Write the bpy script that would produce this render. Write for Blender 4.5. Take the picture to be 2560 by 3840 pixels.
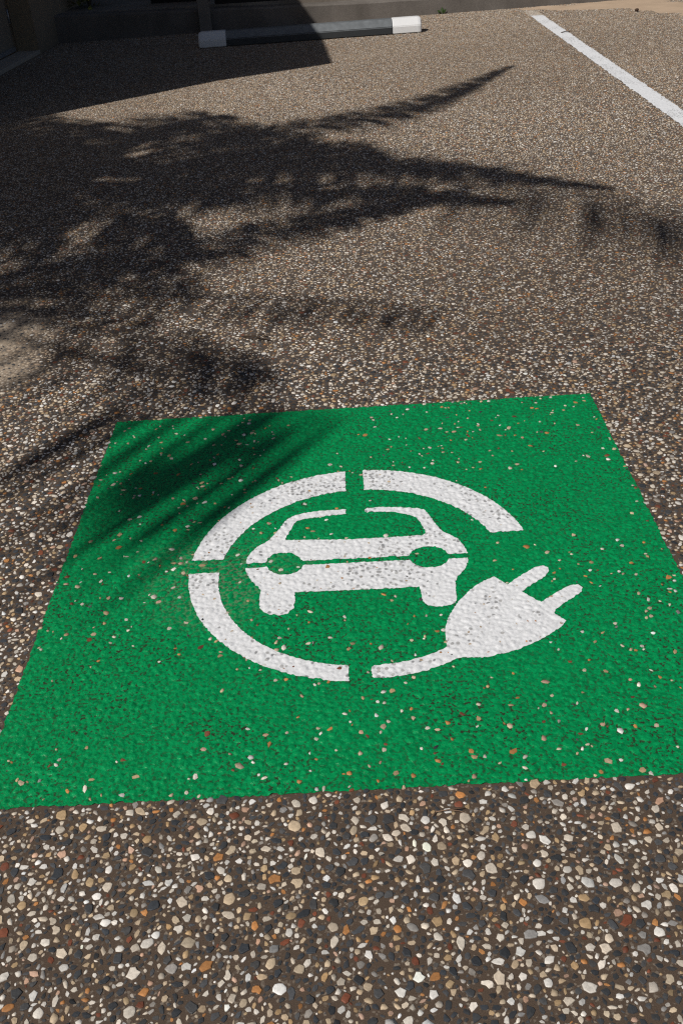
import bpy, bmesh, math, random
import numpy as np
from mathutils import Matrix, Vector

for o in list(bpy.data.objects):
    bpy.data.objects.remove(o, do_unlink=True)
scene = bpy.context.scene
COL = scene.collection
R = math.radians

# ------------------------------------------------------------------ camera
PITCH, ROLL, YAW, CAM_H = 0.58951, -0.07216, -0.02484, 1.07
cam_data = bpy.data.cameras.new('camera')
cam_data.sensor_fit = 'VERTICAL'
cam_data.sensor_height = 36.0
cam_data.lens = 3616.5 / 3840 * 36.0
cam_data.clip_start = 0.02
cam_data.clip_end = 2000
cam = bpy.data.objects.new('camera', cam_data)
COL.objects.link(cam)
fw = Vector((math.sin(YAW) * math.cos(PITCH), math.cos(YAW) * math.cos(PITCH), -math.sin(PITCH)))
rt = Vector((math.cos(YAW), -math.sin(YAW), 0))
up = rt.cross(fw)
r2 = math.cos(ROLL) * rt + math.sin(ROLL) * up
u2 = -math.sin(ROLL) * rt + math.cos(ROLL) * up
m = Matrix((r2, u2, -fw)).transposed().to_4x4()
m.translation = (0, 0, CAM_H)
cam.matrix_world = m
scene.camera = cam

# ------------------------------------------------------------------ sky and sun
SUN_ELEV = R(48)
SUN_D = Vector((0.78, 0.625, 0)).normalized()          # the way shadows fall on the ground
world = bpy.data.worlds.new('World')
scene.world = world
world.use_nodes = True
wn = world.node_tree.nodes
wl = world.node_tree.links
wn.clear()
sky = wn.new('ShaderNodeTexSky')
sky.sky_type = 'NISHITA'
sky.sun_disc = False
sky.air_density = 0.75
sky.dust_density = 1.6
sky.ozone_density = 0.5
sky.sun_elevation = SUN_ELEV
sky.sun_rotation = math.atan2(-SUN_D.x, -SUN_D.y)
bg = wn.new('ShaderNodeBackground')
bg.inputs['Strength'].default_value = 0.05
wo = wn.new('ShaderNodeOutputWorld')
wl.new(sky.outputs[0], bg.inputs[0])
wl.new(bg.outputs[0], wo.inputs[0])

sun_data = bpy.data.lights.new('sun', 'SUN')
sun_data.energy = 5.0
sun_data.angle = R(0.53)
sun_data.color = (1.0, 0.965, 0.915)
sun = bpy.data.objects.new('sun', sun_data)
COL.objects.link(sun)
LDIR = Vector((SUN_D.x * math.cos(SUN_ELEV), SUN_D.y * math.cos(SUN_ELEV), -math.sin(SUN_ELEV)))
sun.rotation_euler = LDIR.to_track_quat('-Z', 'Y').to_euler()
sun.location = (-6, -5, 9)

vs = scene.view_settings
vs.view_transform = 'Standard'
vs.look = 'None'
vs.gamma = 1
vs.use_curve_mapping = False
vs.exposure = -0.42
scene.render.engine = 'CYCLES'
scene.cycles.use_denoising = False
scene.cycles.filter_width = 1.25

# ------------------------------------------------------------------ helpers
def tag(o, label=None, cat=None, group=None, kind=None):
    if label: o['label'] = label
    if cat: o['category'] = cat
    if group: o['group'] = group
    if kind: o['kind'] = kind
    return o

def empty(name, loc=(0, 0, 0), rz=0):
    o = bpy.data.objects.new(name, None)
    o.empty_display_size = 0.1
    COL.objects.link(o)
    o.location = loc
    o.rotation_euler.z = rz
    return o

def link(name, me, mat=None, parent=None):
    o = bpy.data.objects.new(name, me)
    COL.objects.link(o)
    if mat and not me.materials: me.materials.append(mat)
    if parent: o.parent = parent
    return o

def mesh_np(name, V, F, smooth=True, attrs=None):
    """mesh from numpy verts (n,3) and triangles (m,3); attrs: name -> (type, point data)"""
    me = bpy.data.meshes.new(name)
    nv, nf = len(V), len(F)
    me.vertices.add(nv)
    me.vertices.foreach_set('co', np.ascontiguousarray(V, np.float32).ravel())
    me.loops.add(nf * 3)
    me.loops.foreach_set('vertex_index', np.ascontiguousarray(F, np.int32).ravel())
    me.polygons.add(nf)
    me.polygons.foreach_set('loop_start', np.arange(0, nf * 3, 3, dtype=np.int32))
    sm = np.ones(nf, bool) if smooth is True else (np.zeros(nf, bool) if smooth is False else smooth)
    me.polygons.foreach_set('use_smooth', sm)
    me.update(calc_edges=True)
    for k, (typ, data) in (attrs or {}).items():
        a = me.attributes.new(k, typ, 'POINT')
        a.data.foreach_set('color' if typ == 'FLOAT_COLOR' else 'value', np.ascontiguousarray(data, np.float32).ravel())
    return me

def bm_mesh(name, bm, smooth=False):
    me = bpy.data.meshes.new(name)
    bmesh.ops.recalc_face_normals(bm, faces=bm.faces)
    bm.to_mesh(me)
    bm.free()
    for p_ in me.polygons: p_.use_smooth = smooth
    return me

def hexa(bm, c8):
    """box from 8 corners: bottom four ccw, top four ccw"""
    v = [bm.verts.new(c) for c in c8]
    for f in ((3, 2, 1, 0), (4, 5, 6, 7), (0, 1, 5, 4), (1, 2, 6, 5), (2, 3, 7, 6), (3, 0, 4, 7)):
        bm.faces.new([v[i] for i in f])
    return v

def box_bm(x0, x1, y0, y1, z0, z1, bev=0.0):
    bm = bmesh.new()
    hexa(bm, [(x0, y0, z0), (x1, y0, z0), (x1, y1, z0), (x0, y1, z0), (x0, y0, z1), (x1, y0, z1), (x1, y1, z1), (x0, y1, z1)])
    if bev:
        bmesh.ops.bevel(bm, geom=bm.edges[:], offset=bev, segments=2, affect='EDGES', profile=0.6)
    return bm

def tube_bm(bm, pts, radii, n=6):
    rings = []
    pts = [Vector(q) for q in pts]
    for i, q in enumerate(pts):
        t = (pts[min(i + 1, len(pts) - 1)] - pts[max(i - 1, 0)]).normalized()
        a = t.cross(Vector((0.31, 0.17, 0.93)))
        if a.length < 1e-3: a = t.cross(Vector((1, 0, 0)))
        a.normalize()
        b = t.cross(a)
        rings.append([bm.verts.new(q + (a * math.cos(2 * math.pi * j / n) + b * math.sin(2 * math.pi * j / n)) * radii[i]) for j in range(n)])
    for r0, r1 in zip(rings, rings[1:]):
        for j in range(n):
            bm.faces.new((r0[j], r0[(j + 1) % n], r1[(j + 1) % n], r1[j]))
    bm.faces.new(rings[0][::-1])
    bm.faces.new(rings[-1])

_ng = np.random.default_rng(11)
_NT = _ng.random((256, 256))
def vnoise(x, y, s):
    """smooth value noise, 0..1"""
    x = np.asarray(x) * s + 1000.3
    y = np.asarray(y) * s + 1000.7
    xi = np.floor(x).astype(int); yi = np.floor(y).astype(int)
    fx = x - xi; fy = y - yi
    fx = fx * fx * (3 - 2 * fx); fy = fy * fy * (3 - 2 * fy)
    g = lambda i, j: _NT[i & 255, j & 255]
    return (g(xi, yi) * (1 - fx) + g(xi + 1, yi) * fx) * (1 - fy) + (g(xi, yi + 1) * (1 - fx) + g(xi + 1, yi + 1) * fx) * fy

def poly_sdf(px, py, poly):
    """signed distance to a polygon, negative inside"""
    d = np.full(px.shape, 1e9)
    inside = np.zeros(px.shape, bool)
    n = len(poly)
    for i in range(n):
        ax, ay = poly[i]; bx, by = poly[(i + 1) % n]
        ex, ey = bx - ax, by - ay
        wx, wy = px - ax, py - ay
        t = np.clip((wx * ex + wy * ey) / (ex * ex + ey * ey + 1e-12), 0, 1)
        d = np.minimum(d, (wx - t * ex) ** 2 + (wy - t * ey) ** 2)
        if ay != by:
            c = ((ay > py) != (by > py)) & (px < ex * (py - ay) / (by - ay) + ax)
            inside ^= c
    d = np.sqrt(d)
    return np.where(inside, -d, d)

def clip_tris(V, T, phi, attrs):
    """keep the part of a triangle mesh where phi < 0, cutting triangles along phi = 0"""
    ins = phi < 0
    cnt = ins[T].sum(1)
    keep = T[cnt == 3]
    Vn = [V]; An = {k: [a] for k, a in attrs.items()}
    base = len(V)
    def rot(Tm, want):
        Tm = Tm.copy()
        for _ in range(2):
            bad = ins[Tm[:, 0]] != want
            bad |= ins[Tm[:, 1]] == want
            bad &= True
            Tm[bad] = np.roll(Tm[bad], -1, axis=1)
        return Tm
    out = [keep]
    for c, want in ((1, True), (2, False)):
        Tm = T[cnt == c]
        if not len(Tm): continue
        # the odd vertex first
        odd = np.argmax(ins[Tm] == want, axis=1)
        idx = (odd[:, None] + np.arange(3)[None]) % 3
        Tm = np.take_along_axis(Tm, idx, 1)
        o_, a_, b_ = Tm.T
        ta = phi[o_] / (phi[o_] - phi[a_]); tb = phi[o_] / (phi[o_] - phi[b_])
        pa = V[o_] + (V[a_] - V[o_]) * ta[:, None]
        pb = V[o_] + (V[b_] - V[o_]) * tb[:, None]
        ia = base + np.arange(len(Tm)); ib = ia + len(Tm)
        base += 2 * len(Tm)
        Vn += [pa, pb]
        for k, at in attrs.items():
            An[k] += [at[o_] + (at[a_] - at[o_]) * ta, at[o_] + (at[b_] - at[o_]) * tb]
        if want: out.append(np.stack([o_, ia, ib], 1))
        else: out += [np.stack([ia, a_, b_], 1), np.stack([ia, b_, ib], 1)]
    V2 = np.concatenate(Vn); T2 = np.concatenate(out)
    A2 = {k: np.concatenate(v) for k, v in An.items()}
    used = np.unique(T2)
    mp = np.zeros(len(V2), int); mp[used] = np.arange(len(used))
    return V2[used], mp[T2], {k: v[used] for k, v in A2.items()}

def grid(x0, x1, y0, y1, step, stepy=None):
    xs = np.linspace(x0, x1, int(round((x1 - x0) / step)) + 1)
    ys = np.linspace(y0, y1, int(round((y1 - y0) / (stepy or step))) + 1)
    X, Y = np.meshgrid(xs, ys)
    nx, ny = len(xs), len(ys)
    i = np.arange(nx * ny).reshape(ny, nx)
    a, b, c, d = i[:-1, :-1].ravel(), i[:-1, 1:].ravel(), i[1:, 1:].ravel(), i[1:, :-1].ravel()
    T = np.concatenate([np.stack([a, b, c], 1), np.stack([a, c, d], 1)])
    return X, Y, T

# ------------------------------------------------------------------ materials
class NT:
    def __init__(s, name):
        s.m = bpy.data.materials.new(name); s.m.use_nodes = True
        s.t = s.m.node_tree; s.b = s.t.nodes['Principled BSDF']
        s.co = s.n('ShaderNodeTexCoord').outputs['Object']
    def n(s, t, **kw):
        o = s.t.nodes.new(t)
        for k, v in kw.items(): setattr(o, k, v)
        return o
    def l(s, a, b): s.t.links.new(a, b)
    def geo(s): return s.n('ShaderNodeNewGeometry').outputs['Position']
    def noise(s, scale, detail=3, rough=0.55, vec=None, out='Fac'):
        o = s.n('ShaderNodeTexNoise'); o.inputs['Scale'].default_value = scale
        o.inputs['Detail'].default_value = detail; o.inputs['Roughness'].default_value = rough
        s.l(vec or s.co, o.inputs['Vector']); return o.outputs[out]
    def voro(s, scale, out='Color', feature='F1', vec=None, rnd=1.0):
        o = s.n('ShaderNodeTexVoronoi', feature=feature); o.inputs['Scale'].default_value = scale
        o.inputs['Randomness'].default_value = rnd
        s.l(vec or s.co, o.inputs['Vector']); return o.outputs[out]
    def ramp(s, fac, stops, interp='LINEAR'):
        o = s.n('ShaderNodeValToRGB'); o.color_ramp.interpolation = interp
        e = o.color_ramp.elements
        while len(e) > 1: e.remove(e[-1])
        for i, (p_, c) in enumerate(stops):
            k = e[0] if i == 0 else e.new(p_)
            k.position = p_
            k.color = (c, c, c, 1) if not hasattr(c, '__len__') else (*c, 1)
        s.l(fac, o.inputs[0]); return o.outputs[0]
    def mix(s, f, a, b, mode='MIX'):
        o = s.n('ShaderNodeMix', data_type='RGBA', blend_type=mode)
        for v, i in ((f, 0), (a, 6), (b, 7)):
            if hasattr(v, 'is_output'): s.l(v, o.inputs[i])
            elif hasattr(v, '__len__'): o.inputs[i].default_value = (*v, 1)
            else: o.inputs[i].default_value = v if i == 0 else (v, v, v, 1)
        return o.outputs[2]
    def math(s, op, a, b=0.0, clamp=False):
        o = s.n('ShaderNodeMath', operation=op, use_clamp=clamp)
        for v, i in ((a, 0), (b, 1)):
            if hasattr(v, 'is_output'): s.l(v, o.inputs[i])
            else: o.inputs[i].default_value = v
        return o.outputs[0]
    def attr(s, name, out='Fac'):
        o = s.n('ShaderNodeAttribute'); o.attribute_name = name; return o.outputs[out]
    def bump(s, h, strength=0.3, dist=0.002):
        o = s.n('ShaderNodeBump'); o.inputs['Strength'].default_value = strength
        o.inputs['Distance'].default_value = dist; s.l(h, o.inputs['Height'])
        s.l(o.outputs[0], s.b.inputs['Normal'])
    def fin(s, col=None, rough=0.7, spec=0.3, metal=0.0):
        if col is not None:
            if hasattr(col, 'is_output'): s.l(col, s.b.inputs['Base Color'])
            else: s.b.inputs['Base Color'].default_value = (*col, 1)
        if hasattr(rough, 'is_output'): s.l(rough, s.b.inputs['Roughness'])
        else: s.b.inputs['Roughness'].default_value = rough
        s.b.inputs['Specular IOR Level'].default_value = spec
        s.b.inputs['Metallic'].default_value = metal
        return s.m

def simple(name, col, var=0.25, scale=8, rough=0.7, spec=0.3, bump=0.2, bscale=60, bdist=0.002, metal=0.0):
    t = NT(name)
    n = t.noise(scale, 5, 0.6)
    c = t.mix(n, [v * (1 - var) for v in col], [min(1, v * (1 + var)) for v in col])
    if bump: t.bump(t.noise(bscale, 4, 0.6), bump, bdist)
    return t.fin(c, rough, spec, metal)
# ------------------------------------------------------------------ where things stand (metres)
PX0, PX1, PY0, PY1 = -0.569, 0.554, 0.900, 2.039       # green panel
LX0, LX1, LY1 = 1.549, 1.646, 8.44                      # white bay line
KA, KB = Vector((-2.243, 8.715, 0)), Vector((4.6, 9.16, 0))   # foot of the kerb face
kdir = (KB - KA).normalized()
def kerb_y(x): return KA.y + (x - KA.x) * kdir.y / kdir.x
def wall_x(y): return -2.335 + (y - 7.2) * 0.0625       # face of the building's side wall

# sand drifted over the paving: outlines
SAND = [
 [(1.86, 8.62), (2.1, 8.55), (2.27, 8.50), (2.36, 8.30), (2.47, 8.12), (2.62, 7.86), (2.9, 7.55), (3.3, 7.2), (3.9, 7.1), (4.4, 7.6),
  (4.4, 8.2), (3.5, 8.3), (2.95, 8.35), (2.78, 8.52), (2.72, 8.74), (2.9, 9.03), (2.4, 8.99), (2.0, 8.98), (1.75, 8.93), (1.55, 8.84)],
]

# ------------------------------------------------------------------ pebbles: one packed tile, repeated with fresh shapes and colours
rng = np.random.default_rng(5)
random.seed(5)
TILE = 1.0
def pack_tile():
    N = 15500
    a = np.clip(np.exp(rng.normal(math.log(0.00355), 0.37, N)), 0.0013, 0.0088)
    asp = rng.uniform(0.5, 0.96, N)
    b = a * asp
    order = np.argsort(-a)
    a, b = a[order], b[order]
    er = np.sqrt(a * b) * 1.06
    cell = 0.01
    nc = int(TILE / cell)
    grid_ = {}
    px = []; py = []; pi = []
    rr = rng.random((N, 14, 2))
    for i in range(N):
        r_ = er[i]
        for k in range(14):
            x, y = rr[i, k, 0], rr[i, k, 1]
            cx, cy = int(x / cell), int(y / cell)
            ok = True
            for ax in (-2, -1, 0, 1, 2) if r_ > 0.005 else (-1, 0, 1):
                for ay in (-2, -1, 0, 1, 2) if r_ > 0.005 else (-1, 0, 1):
                    for (qx, qy, qr) in grid_.get(((cx + ax) % nc, (cy + ay) % nc), ()):
                        dx = abs(x - qx); dy = abs(y - qy)
                        if dx > 0.5: dx = 1 - dx
                        if dy > 0.5: dy = 1 - dy
                        s_ = (r_ + qr)
                        if dx * dx + dy * dy < s_ * s_:
                            ok = False; break
                    if not ok: break
                if not ok: break
            if ok:
                grid_.setdefault((cx, cy), []).append((x, y, r_))
                px.append(x); py.append(y); pi.append(i)
                break
    return np.array(px), np.array(py), a[pi], b[pi]
tx, ty, ta, tb = pack_tile()

PX, PY, PA, PB = [], [], [], []
for ix in range(-4, 5):
    for iy in range(0, 10):
        x = tx + ix; y = ty + iy
        if (ix + iy) % 2: x = (1 - tx) + ix
        mg = 0.30
        k = (x > -0.27 - 0.283 * y - mg) & (x < 0.145 + 0.308 * y + mg) & (y > 0.28) & (x > wall_x(y) + 0.01)
        k &= (y < kerb_y(x) - 0.006)
        k &= (ta > 0.0017 + 0.0012 * np.clip((y - 2.3) / 2.5, 0, 1)) | (y < 1.2)
        PX.append(x[k]); PY.append(y[k]); PA.append(ta[k]); PB.append(tb[k])
PX = np.concatenate(PX); PY = np.concatenate(PY); PA = np.concatenate(PA); PB = np.concatenate(PB)
NP_ = len(PX)
PROT = rng.uniform(0, math.pi, NP_)
PHT = np.clip(PB * rng.uniform(0.15, 0.38, NP_), 0.0004, 0.0016)
PHT *= 1 + 0.75 * np.clip((PY - 2.2) / 2.5, 0, 1)
PAL = np.array([  # stone colours (albedo) and their share
    (0.040, 0.043, 0.047), (0.065, 0.066, 0.068), (0.60, 0.585, 0.555), (0.52, 0.475, 0.41), (0.47, 0.385, 0.28),
    (0.40, 0.29, 0.17), (0.42, 0.20, 0.075), (0.17, 0.060, 0.035), (0.27, 0.265, 0.26), (0.46, 0.31, 0.235), (0.70, 0.69, 0.67)])
PAL[2:] *= np.array((1.02, 0.975, 0.915))
SHARE = np.array([0.25, 0.13, 0.15, 0.13, 0.10, 0.06, 0.03, 0.03, 0.05, 0.03, 0.04])
def stone_colours(n, share=SHARE):
    c = rng.choice(len(PAL), n, p=share / share.sum())
    v = rng.normal(1, 0.15, (n, 1)) * (1 + rng.normal(0, 0.03, (n, 1)) * np.array((1.0, 0.0, -1.2)))
    return np.clip(PAL[c] * v, 0.01, 0.85), c
PCOL, PCLS = stone_colours(NP_)
# towards the kerb more of the dark stones are still coated in pale mortar
coat = (PCLS < 2) & (rng.random(NP_) < 0.42 * np.clip((PY - 1.9) / 3.5, 0, 1))
PCOL[coat] = np.array((0.37, 0.285, 0.20)) * rng.uniform(0.75, 1.25, (coat.sum(), 1))
PCOL *= (0.80 + 0.40 * vnoise(PX, PY, 0.9))[:, None]
# a film of dust lies on the far, little driven part of the bay
def dustiness(x, y):
    d = np.clip((y - 2.2) / 3.6, 0, 1) * 0.22 * (0.55 + 0.9 * vnoise(x, y, 1.3))
    return np.clip(d, 0, 0.8)
DUST = np.array((0.40, 0.30, 0.21))
dd = dustiness(PX, PY)[:, None]
PCOL = PCOL * (1 - dd) + DUST * dd

# sandy mortar washed over the stones beside the panel: pale stones wear its colour, dark ones stand out of it
def sandy(x, y):
    q = np.hypot((x + 1.13) / 0.30, (y - 2.42) / 0.52)
    return np.clip((1.15 - q + (vnoise(x, y, 7) - 0.5) * 0.7) / 0.55, 0, 1)
sy_ = sandy(PX, PY)
cover = (PCLS >= 2) & (rng.random(NP_) < sy_)
PCOL[cover] = PCOL[cover] * 0.25 + np.array((0.43, 0.345, 0.255)) * 0.75
PHT[cover] *= 0.6
sd_panel = np.maximum(np.maximum(PX0 - PX, PX - PX1), np.maximum(PY0 - PY, PY - PY1))
in_panel = sd_panel < 0.001
in_line = (PX > LX0) & (PX < LX1) & (PY < LY1)
bare = in_panel & (rng.random(NP_) < 0.10) & (PA > 0.0026) & (PA < 0.0075) & (vnoise(PX, PY, 4.0) + 0.25 * rng.random(NP_) > 0.42)

def rasterise(X, Y, sel, z0=0.0):
    """height of the stones selected, as a relief on a regular grid"""
    H = np.zeros(X.shape)
    xs, ys = X[0], Y[:, 0]
    sx, sy = xs[1] - xs[0], ys[1] - ys[0]
    for i in np.nonzero(sel)[0]:
        a = PA[i] * 1.10
        i0 = max(0, int((PX[i] - a - xs[0]) / sx)); i1 = min(len(xs), int((PX[i] + a - xs[0]) / sx) + 2)
        j0 = max(0, int((PY[i] - a - ys[0]) / sy)); j1 = min(len(ys), int((PY[i] + a - ys[0]) / sy) + 2)
        if i1 <= i0 or j1 <= j0: continue
        dx = xs[i0:i1][None] - PX[i]; dy = ys[j0:j1][:, None] - PY[i]
        c, s = math.cos(PROT[i]), math.sin(PROT[i])
        u = (dx * c + dy * s) / (PA[i] * 1.06); v = (-dx * s + dy * c) / (PB[i] * 1.06)
        q = 1 - (u * u + v * v) ** 1.35
        h = np.clip(q, 0, 1) ** 0.42 * PHT[i] * 1.2
        np.maximum(H[j0:j1, i0:i1], h, out=H[j0:j1, i0:i1])
    return H

def stones_geo(ix, k, rings, lift=0.0):
    """low stones half sunk in the mortar; rings: (radius factor, height factor) from the outside in, then a crown point"""
    n = len(ix)
    th = np.arange(k) / k * 2 * math.pi + rng.uniform(-0.22, 0.22, (n, k))
    rad = np.clip(1 + rng.normal(0, 0.19, (n, k)), 0.55, 1.35)
    c, s = np.cos(PROT[ix])[:, None], np.sin(PROT[ix])[:, None]
    cols = []
    for rf, hf in rings:
        u = np.cos(th) * rad * rf * PA[ix][:, None]; v = np.sin(th) * rad * rf * PB[ix][:, None]
        z = hf * PHT[ix][:, None] * (1 + (rng.uniform(-0.18, 0.18, (n, k)) if hf > 0 else 0)) + lift
        cols.append(np.stack([PX[ix][:, None] + u * c - v * s, PY[ix][:, None] + u * s + v * c, np.broadcast_to(z, u.shape)], -1))
    apex = np.stack([PX[ix], PY[ix], PHT[ix] + lift], -1)[:, None]
    V = np.concatenate(cols + [apex], 1)
    F = []
    for r_ in range(len(rings) - 1):
        for j in range(k):
            a, b = r_ * k + j, r_ * k + (j + 1) % k
            F += [(a, b, b + k), (a, b + k, a + k)]
    o = (len(rings) - 1) * k
    for j in range(k): F.append((o + j, o + (j + 1) % k, len(rings) * k))
    F = np.array(F)
    nv = V.shape[1]
    T = (F[None] + (np.arange(n) * nv)[:, None, None]).reshape(-1, 3)
    smooth = np.repeat((PCLS[ix] > 1) & (rng.random(n) < 0.35), len(F))
    col = np.repeat(np.concatenate([PCOL[ix], np.ones((n, 1))], 1), nv, axis=0)
    return V.reshape(-1, 3), T, smooth, col

# ------------------------------------------------------------------ ground materials
def mat_pavement():
    t = NT('exposed_aggregate_mortar')
    pos = t.geo()
    fine = t.noise(900, 3, 0.7, pos)
    mid = t.noise(14, 4, 0.6, pos)
    base = t.mix(t.ramp(fine, [(0.3, 0.0), (0.7, 1.0)]), (0.044, 0.030, 0.020), (0.150, 0.104, 0.072))
    base = t.mix(t.math('MULTIPLY', mid, 0.6), base, (0.060, 0.043, 0.033))
    specks = t.ramp(t.voro(330, 'Color', vec=pos), [(0.0, 0.0), (0.74, 0.0), (0.90, 1.0)])
    base = t.mix(t.math('MULTIPLY', specks, 0.5), base, (0.34, 0.29, 0.23))
    sep = t.n('ShaderNodeSeparateXYZ'); t.l(pos, sep.inputs[0])
    x, y = sep.outputs[0], sep.outputs[1]
    # dust settled in the joints towards the kerb
    far = t.math('MULTIPLY', t.math('SUBTRACT', y, 2.6), 0.18, True)
    dn = t.noise(1.1, 4, 0.6, pos)
    dust = t.math('MULTIPLY', far, t.math('MULTIPLY', t.ramp(dn, [(0.25, 0.2), (0.7, 1.0)]), 0.62), True)
    base = t.mix(dust, base, (0.30, 0.235, 0.175))
    d = t.n('ShaderNodeCombineXYZ'); t.l(t.math('DIVIDE', t.math('ADD', x, 1.13), 0.30), d.inputs[0]); t.l(t.math('DIVIDE', t.math('SUBTRACT', y, 2.42), 0.52), d.inputs[1])
    ln = t.n('ShaderNodeVectorMath', operation='LENGTH'); t.l(d.outputs[0], ln.inputs[0])
    sw = t.math('ADD', ln.outputs['Value'], t.math('MULTIPLY', t.math('SUBTRACT', t.noise(7, 4, 0.65, pos), 0.5), 1.1))
    base = t.mix(t.math('MULTIPLY', t.ramp(sw, [(0.55, 1.0), (1.2, 0.0)]), 0.9), base, t.mix(fine, (0.32, 0.255, 0.185), (0.47, 0.38, 0.285)))
    # beyond the built stones the stones are a pattern
    vor = t.n('ShaderNodeTexVoronoi'); vor.inputs['Scale'].default_value = 88; t.l(pos, vor.inputs['Vector'])
    sepc = t.n('ShaderNodeSeparateColor'); t.l(vor.outputs['Color'], sepc.inputs[0])
    stone = t.ramp(sepc.outputs[0], [(0, (0.05, 0.05, 0.052)), (0.42, (0.57, 0.55, 0.51)), (0.62, (0.50, 0.42, 0.33)), (0.78, (0.4, 0.28, 0.17)), (0.9, (0.2, 0.08, 0.05)), (0.94, (0.27, 0.265, 0.26))], 'CONSTANT')
    stone = t.mix(t.math('MULTIPLY', dust, 0.5), stone, tuple(DUST))
    mask = t.math('LESS_THAN', vor.outputs['Distance'], 0.0043 * 88)
    l_ = t.math('LESS_THAN', t.math('ADD', x, t.math('MULTIPLY', y, 0.283)), -0.27 - 0.40)
    r_ = t.math('GREATER_THAN', t.math('SUBTRACT', x, t.math('MULTIPLY', y, 0.308)), 0.145 + 0.40)
    n_ = t.math('LESS_THAN', y, 0.28)
    outm = t.math('MAXIMUM', t.math('MAXIMUM', l_, r_), n_)
    col = t.mix(t.math('MULTIPLY', mask, outm), base, stone)
    t.bump(t.noise(700, 3, 0.7, pos), 0.55, 0.0012)
    return t.fin(col, 0.85, 0.25)

def mat_stone(src):
    t = NT('pebble_' + src)
    pos = t.geo()
    if src == 'layer': c = t.attr('stone', 'Color')
    else:
        oi = t.n('ShaderNodeObjectInfo'); c = oi.outputs['Color']
    n1 = t.noise(260, 4, 0.65, pos)
    c = t.mix(1.0, c, t.ramp(n1, [(0.25, 0.72), (0.7, 1.2)]), 'MULTIPLY')
    t.bump(t.noise(520, 3, 0.6, pos), 0.35, 0.001)
    return t.fin(c, 0.62, 0.3)

def mat_paint(name, c_lo, c_hi, rough, spec, white):
    t = NT(name)
    pos = t.geo()
    rel = t.attr('relief'); side = t.attr('side')
    c = t.mix(t.noise(9, 4, 0.6, pos), c_lo, c_hi)
    grit = t.noise(1500 if white else 600, 2, 0.7, pos)
    c = t.mix(1.0, c, t.ramp(grit, [(0.3, 0.86), (0.7, 1.08)]), 'MULTIPLY')
    patch = t.noise(5.5, 3, 0.55, pos)
    cellc = t.n('ShaderNodeSeparateColor'); t.l(t.voro(190, 'Color', vec=pos), cellc.inputs[0])
    c = t.mix(1.0, c, t.ramp(cellc.outputs[2], [(0.0, 0.90 if white else 0.70), (0.5, 1.0), (1.0, 1.04 if white else 1.14)]), 'MULTIPLY')
    if white:
        # stone tops where the spray is thin: grey spots, thick in some patches and rare in others
        vo = t.n('ShaderNodeTexVoronoi'); vo.inputs['Scale'].default_value = 118; t.l(pos, vo.inputs['Vector'])
        sc = t.n('ShaderNodeSeparateColor'); t.l(vo.outputs['Color'], sc.inputs[0])
        dens = t.ramp(patch, [(0.42, 0.02), (0.50, 0.12), (0.60, 0.80)])
        spot = t.math('MULTIPLY', t.math('LESS_THAN', sc.outputs[0], dens), t.ramp(t.math('ADD', vo.outputs['Distance'], t.math('MULTIPLY', grit, 0.25)), [(0.46, 1.0), (0.60, 0.0)]))
        c = t.mix(t.math('MULTIPLY', spot, 0.8), c, t.mix(sc.outputs[1], (0.15, 0.15, 0.155), (0.42, 0.41, 0.39)))
    else:
        # pits between the stones: paint missing, and darkened to stand for shadow there
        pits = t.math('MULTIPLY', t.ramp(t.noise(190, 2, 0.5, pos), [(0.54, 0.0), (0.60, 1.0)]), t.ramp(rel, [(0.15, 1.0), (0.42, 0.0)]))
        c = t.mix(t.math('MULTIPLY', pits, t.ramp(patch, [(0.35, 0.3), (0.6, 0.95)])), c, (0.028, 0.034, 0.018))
        # worn ring round the left of the emblem where sandy mortar shows between the stones
        d = t.n('ShaderNodeVectorMath', operation='DISTANCE'); t.l(pos, d.inputs[0]); d.inputs[1].default_value = (-0.27, 1.41, 0)
        w = t.math('MULTIPLY', t.ramp(t.math('ADD', d.outputs['Value'], t.math('MULTIPLY', t.math('SUBTRACT', patch, 0.5), 0.25)), [(0.03, 1.0), (0.16, 0.0)]),
                   t.math('MULTIPLY', t.ramp(rel, [(0.0, 1.0), (0.22, 0.0)]), t.ramp(t.noise(140, 2, 0.5, pos), [(0.40, 0.0), (0.50, 1.0)])))
        c = t.mix(t.math('MULTIPLY', w, 0.4), c, (0.27, 0.215, 0.16))
    hb = t.math('ADD', t.noise(420 if white else 380, 3, 0.65, pos), t.math('MULTIPLY', t.voro(210, 'Distance', vec=pos), -0.6))
    t.bump(hb, 0.26 if white else 0.62, 0.0016)
    return t.fin(c, rough, spec)

M_PAVE = mat_pavement()
M_LAYER = mat_stone('layer')
M_PEB = mat_stone('single')
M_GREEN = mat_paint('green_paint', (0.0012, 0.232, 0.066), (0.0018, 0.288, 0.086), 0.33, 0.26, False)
M_WHITE = mat_paint('white_paint', (0.72, 0.725, 0.73), (0.80, 0.805, 0.81), 0.7, 0.3, True)
M_LINE = mat_paint('white_line_paint', (0.74, 0.75, 0.76), (0.82, 0.825, 0.835), 0.7, 0.3, True)
M_SAND = simple('drifted_sand', (0.46, 0.345, 0.245), 0.2, 6, 0.9, 0.15, 0.5, 260, 0.0015)

# ------------------------------------------------------------------ paving
bm = bmesh.new()
S = 260
ring = [0.0]
v = [bm.verts.new(c) for c in ((-S, -S, 0), (S, -S, 0), (S, S, 0), (-S, S, 0))]
bm.faces.new(v)
pavement = link('pavement', bm_mesh('pavement', bm), M_PAVE)
tag(pavement, 'exposed aggregate concrete paving of the parking bay', kind='structure')

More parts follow.
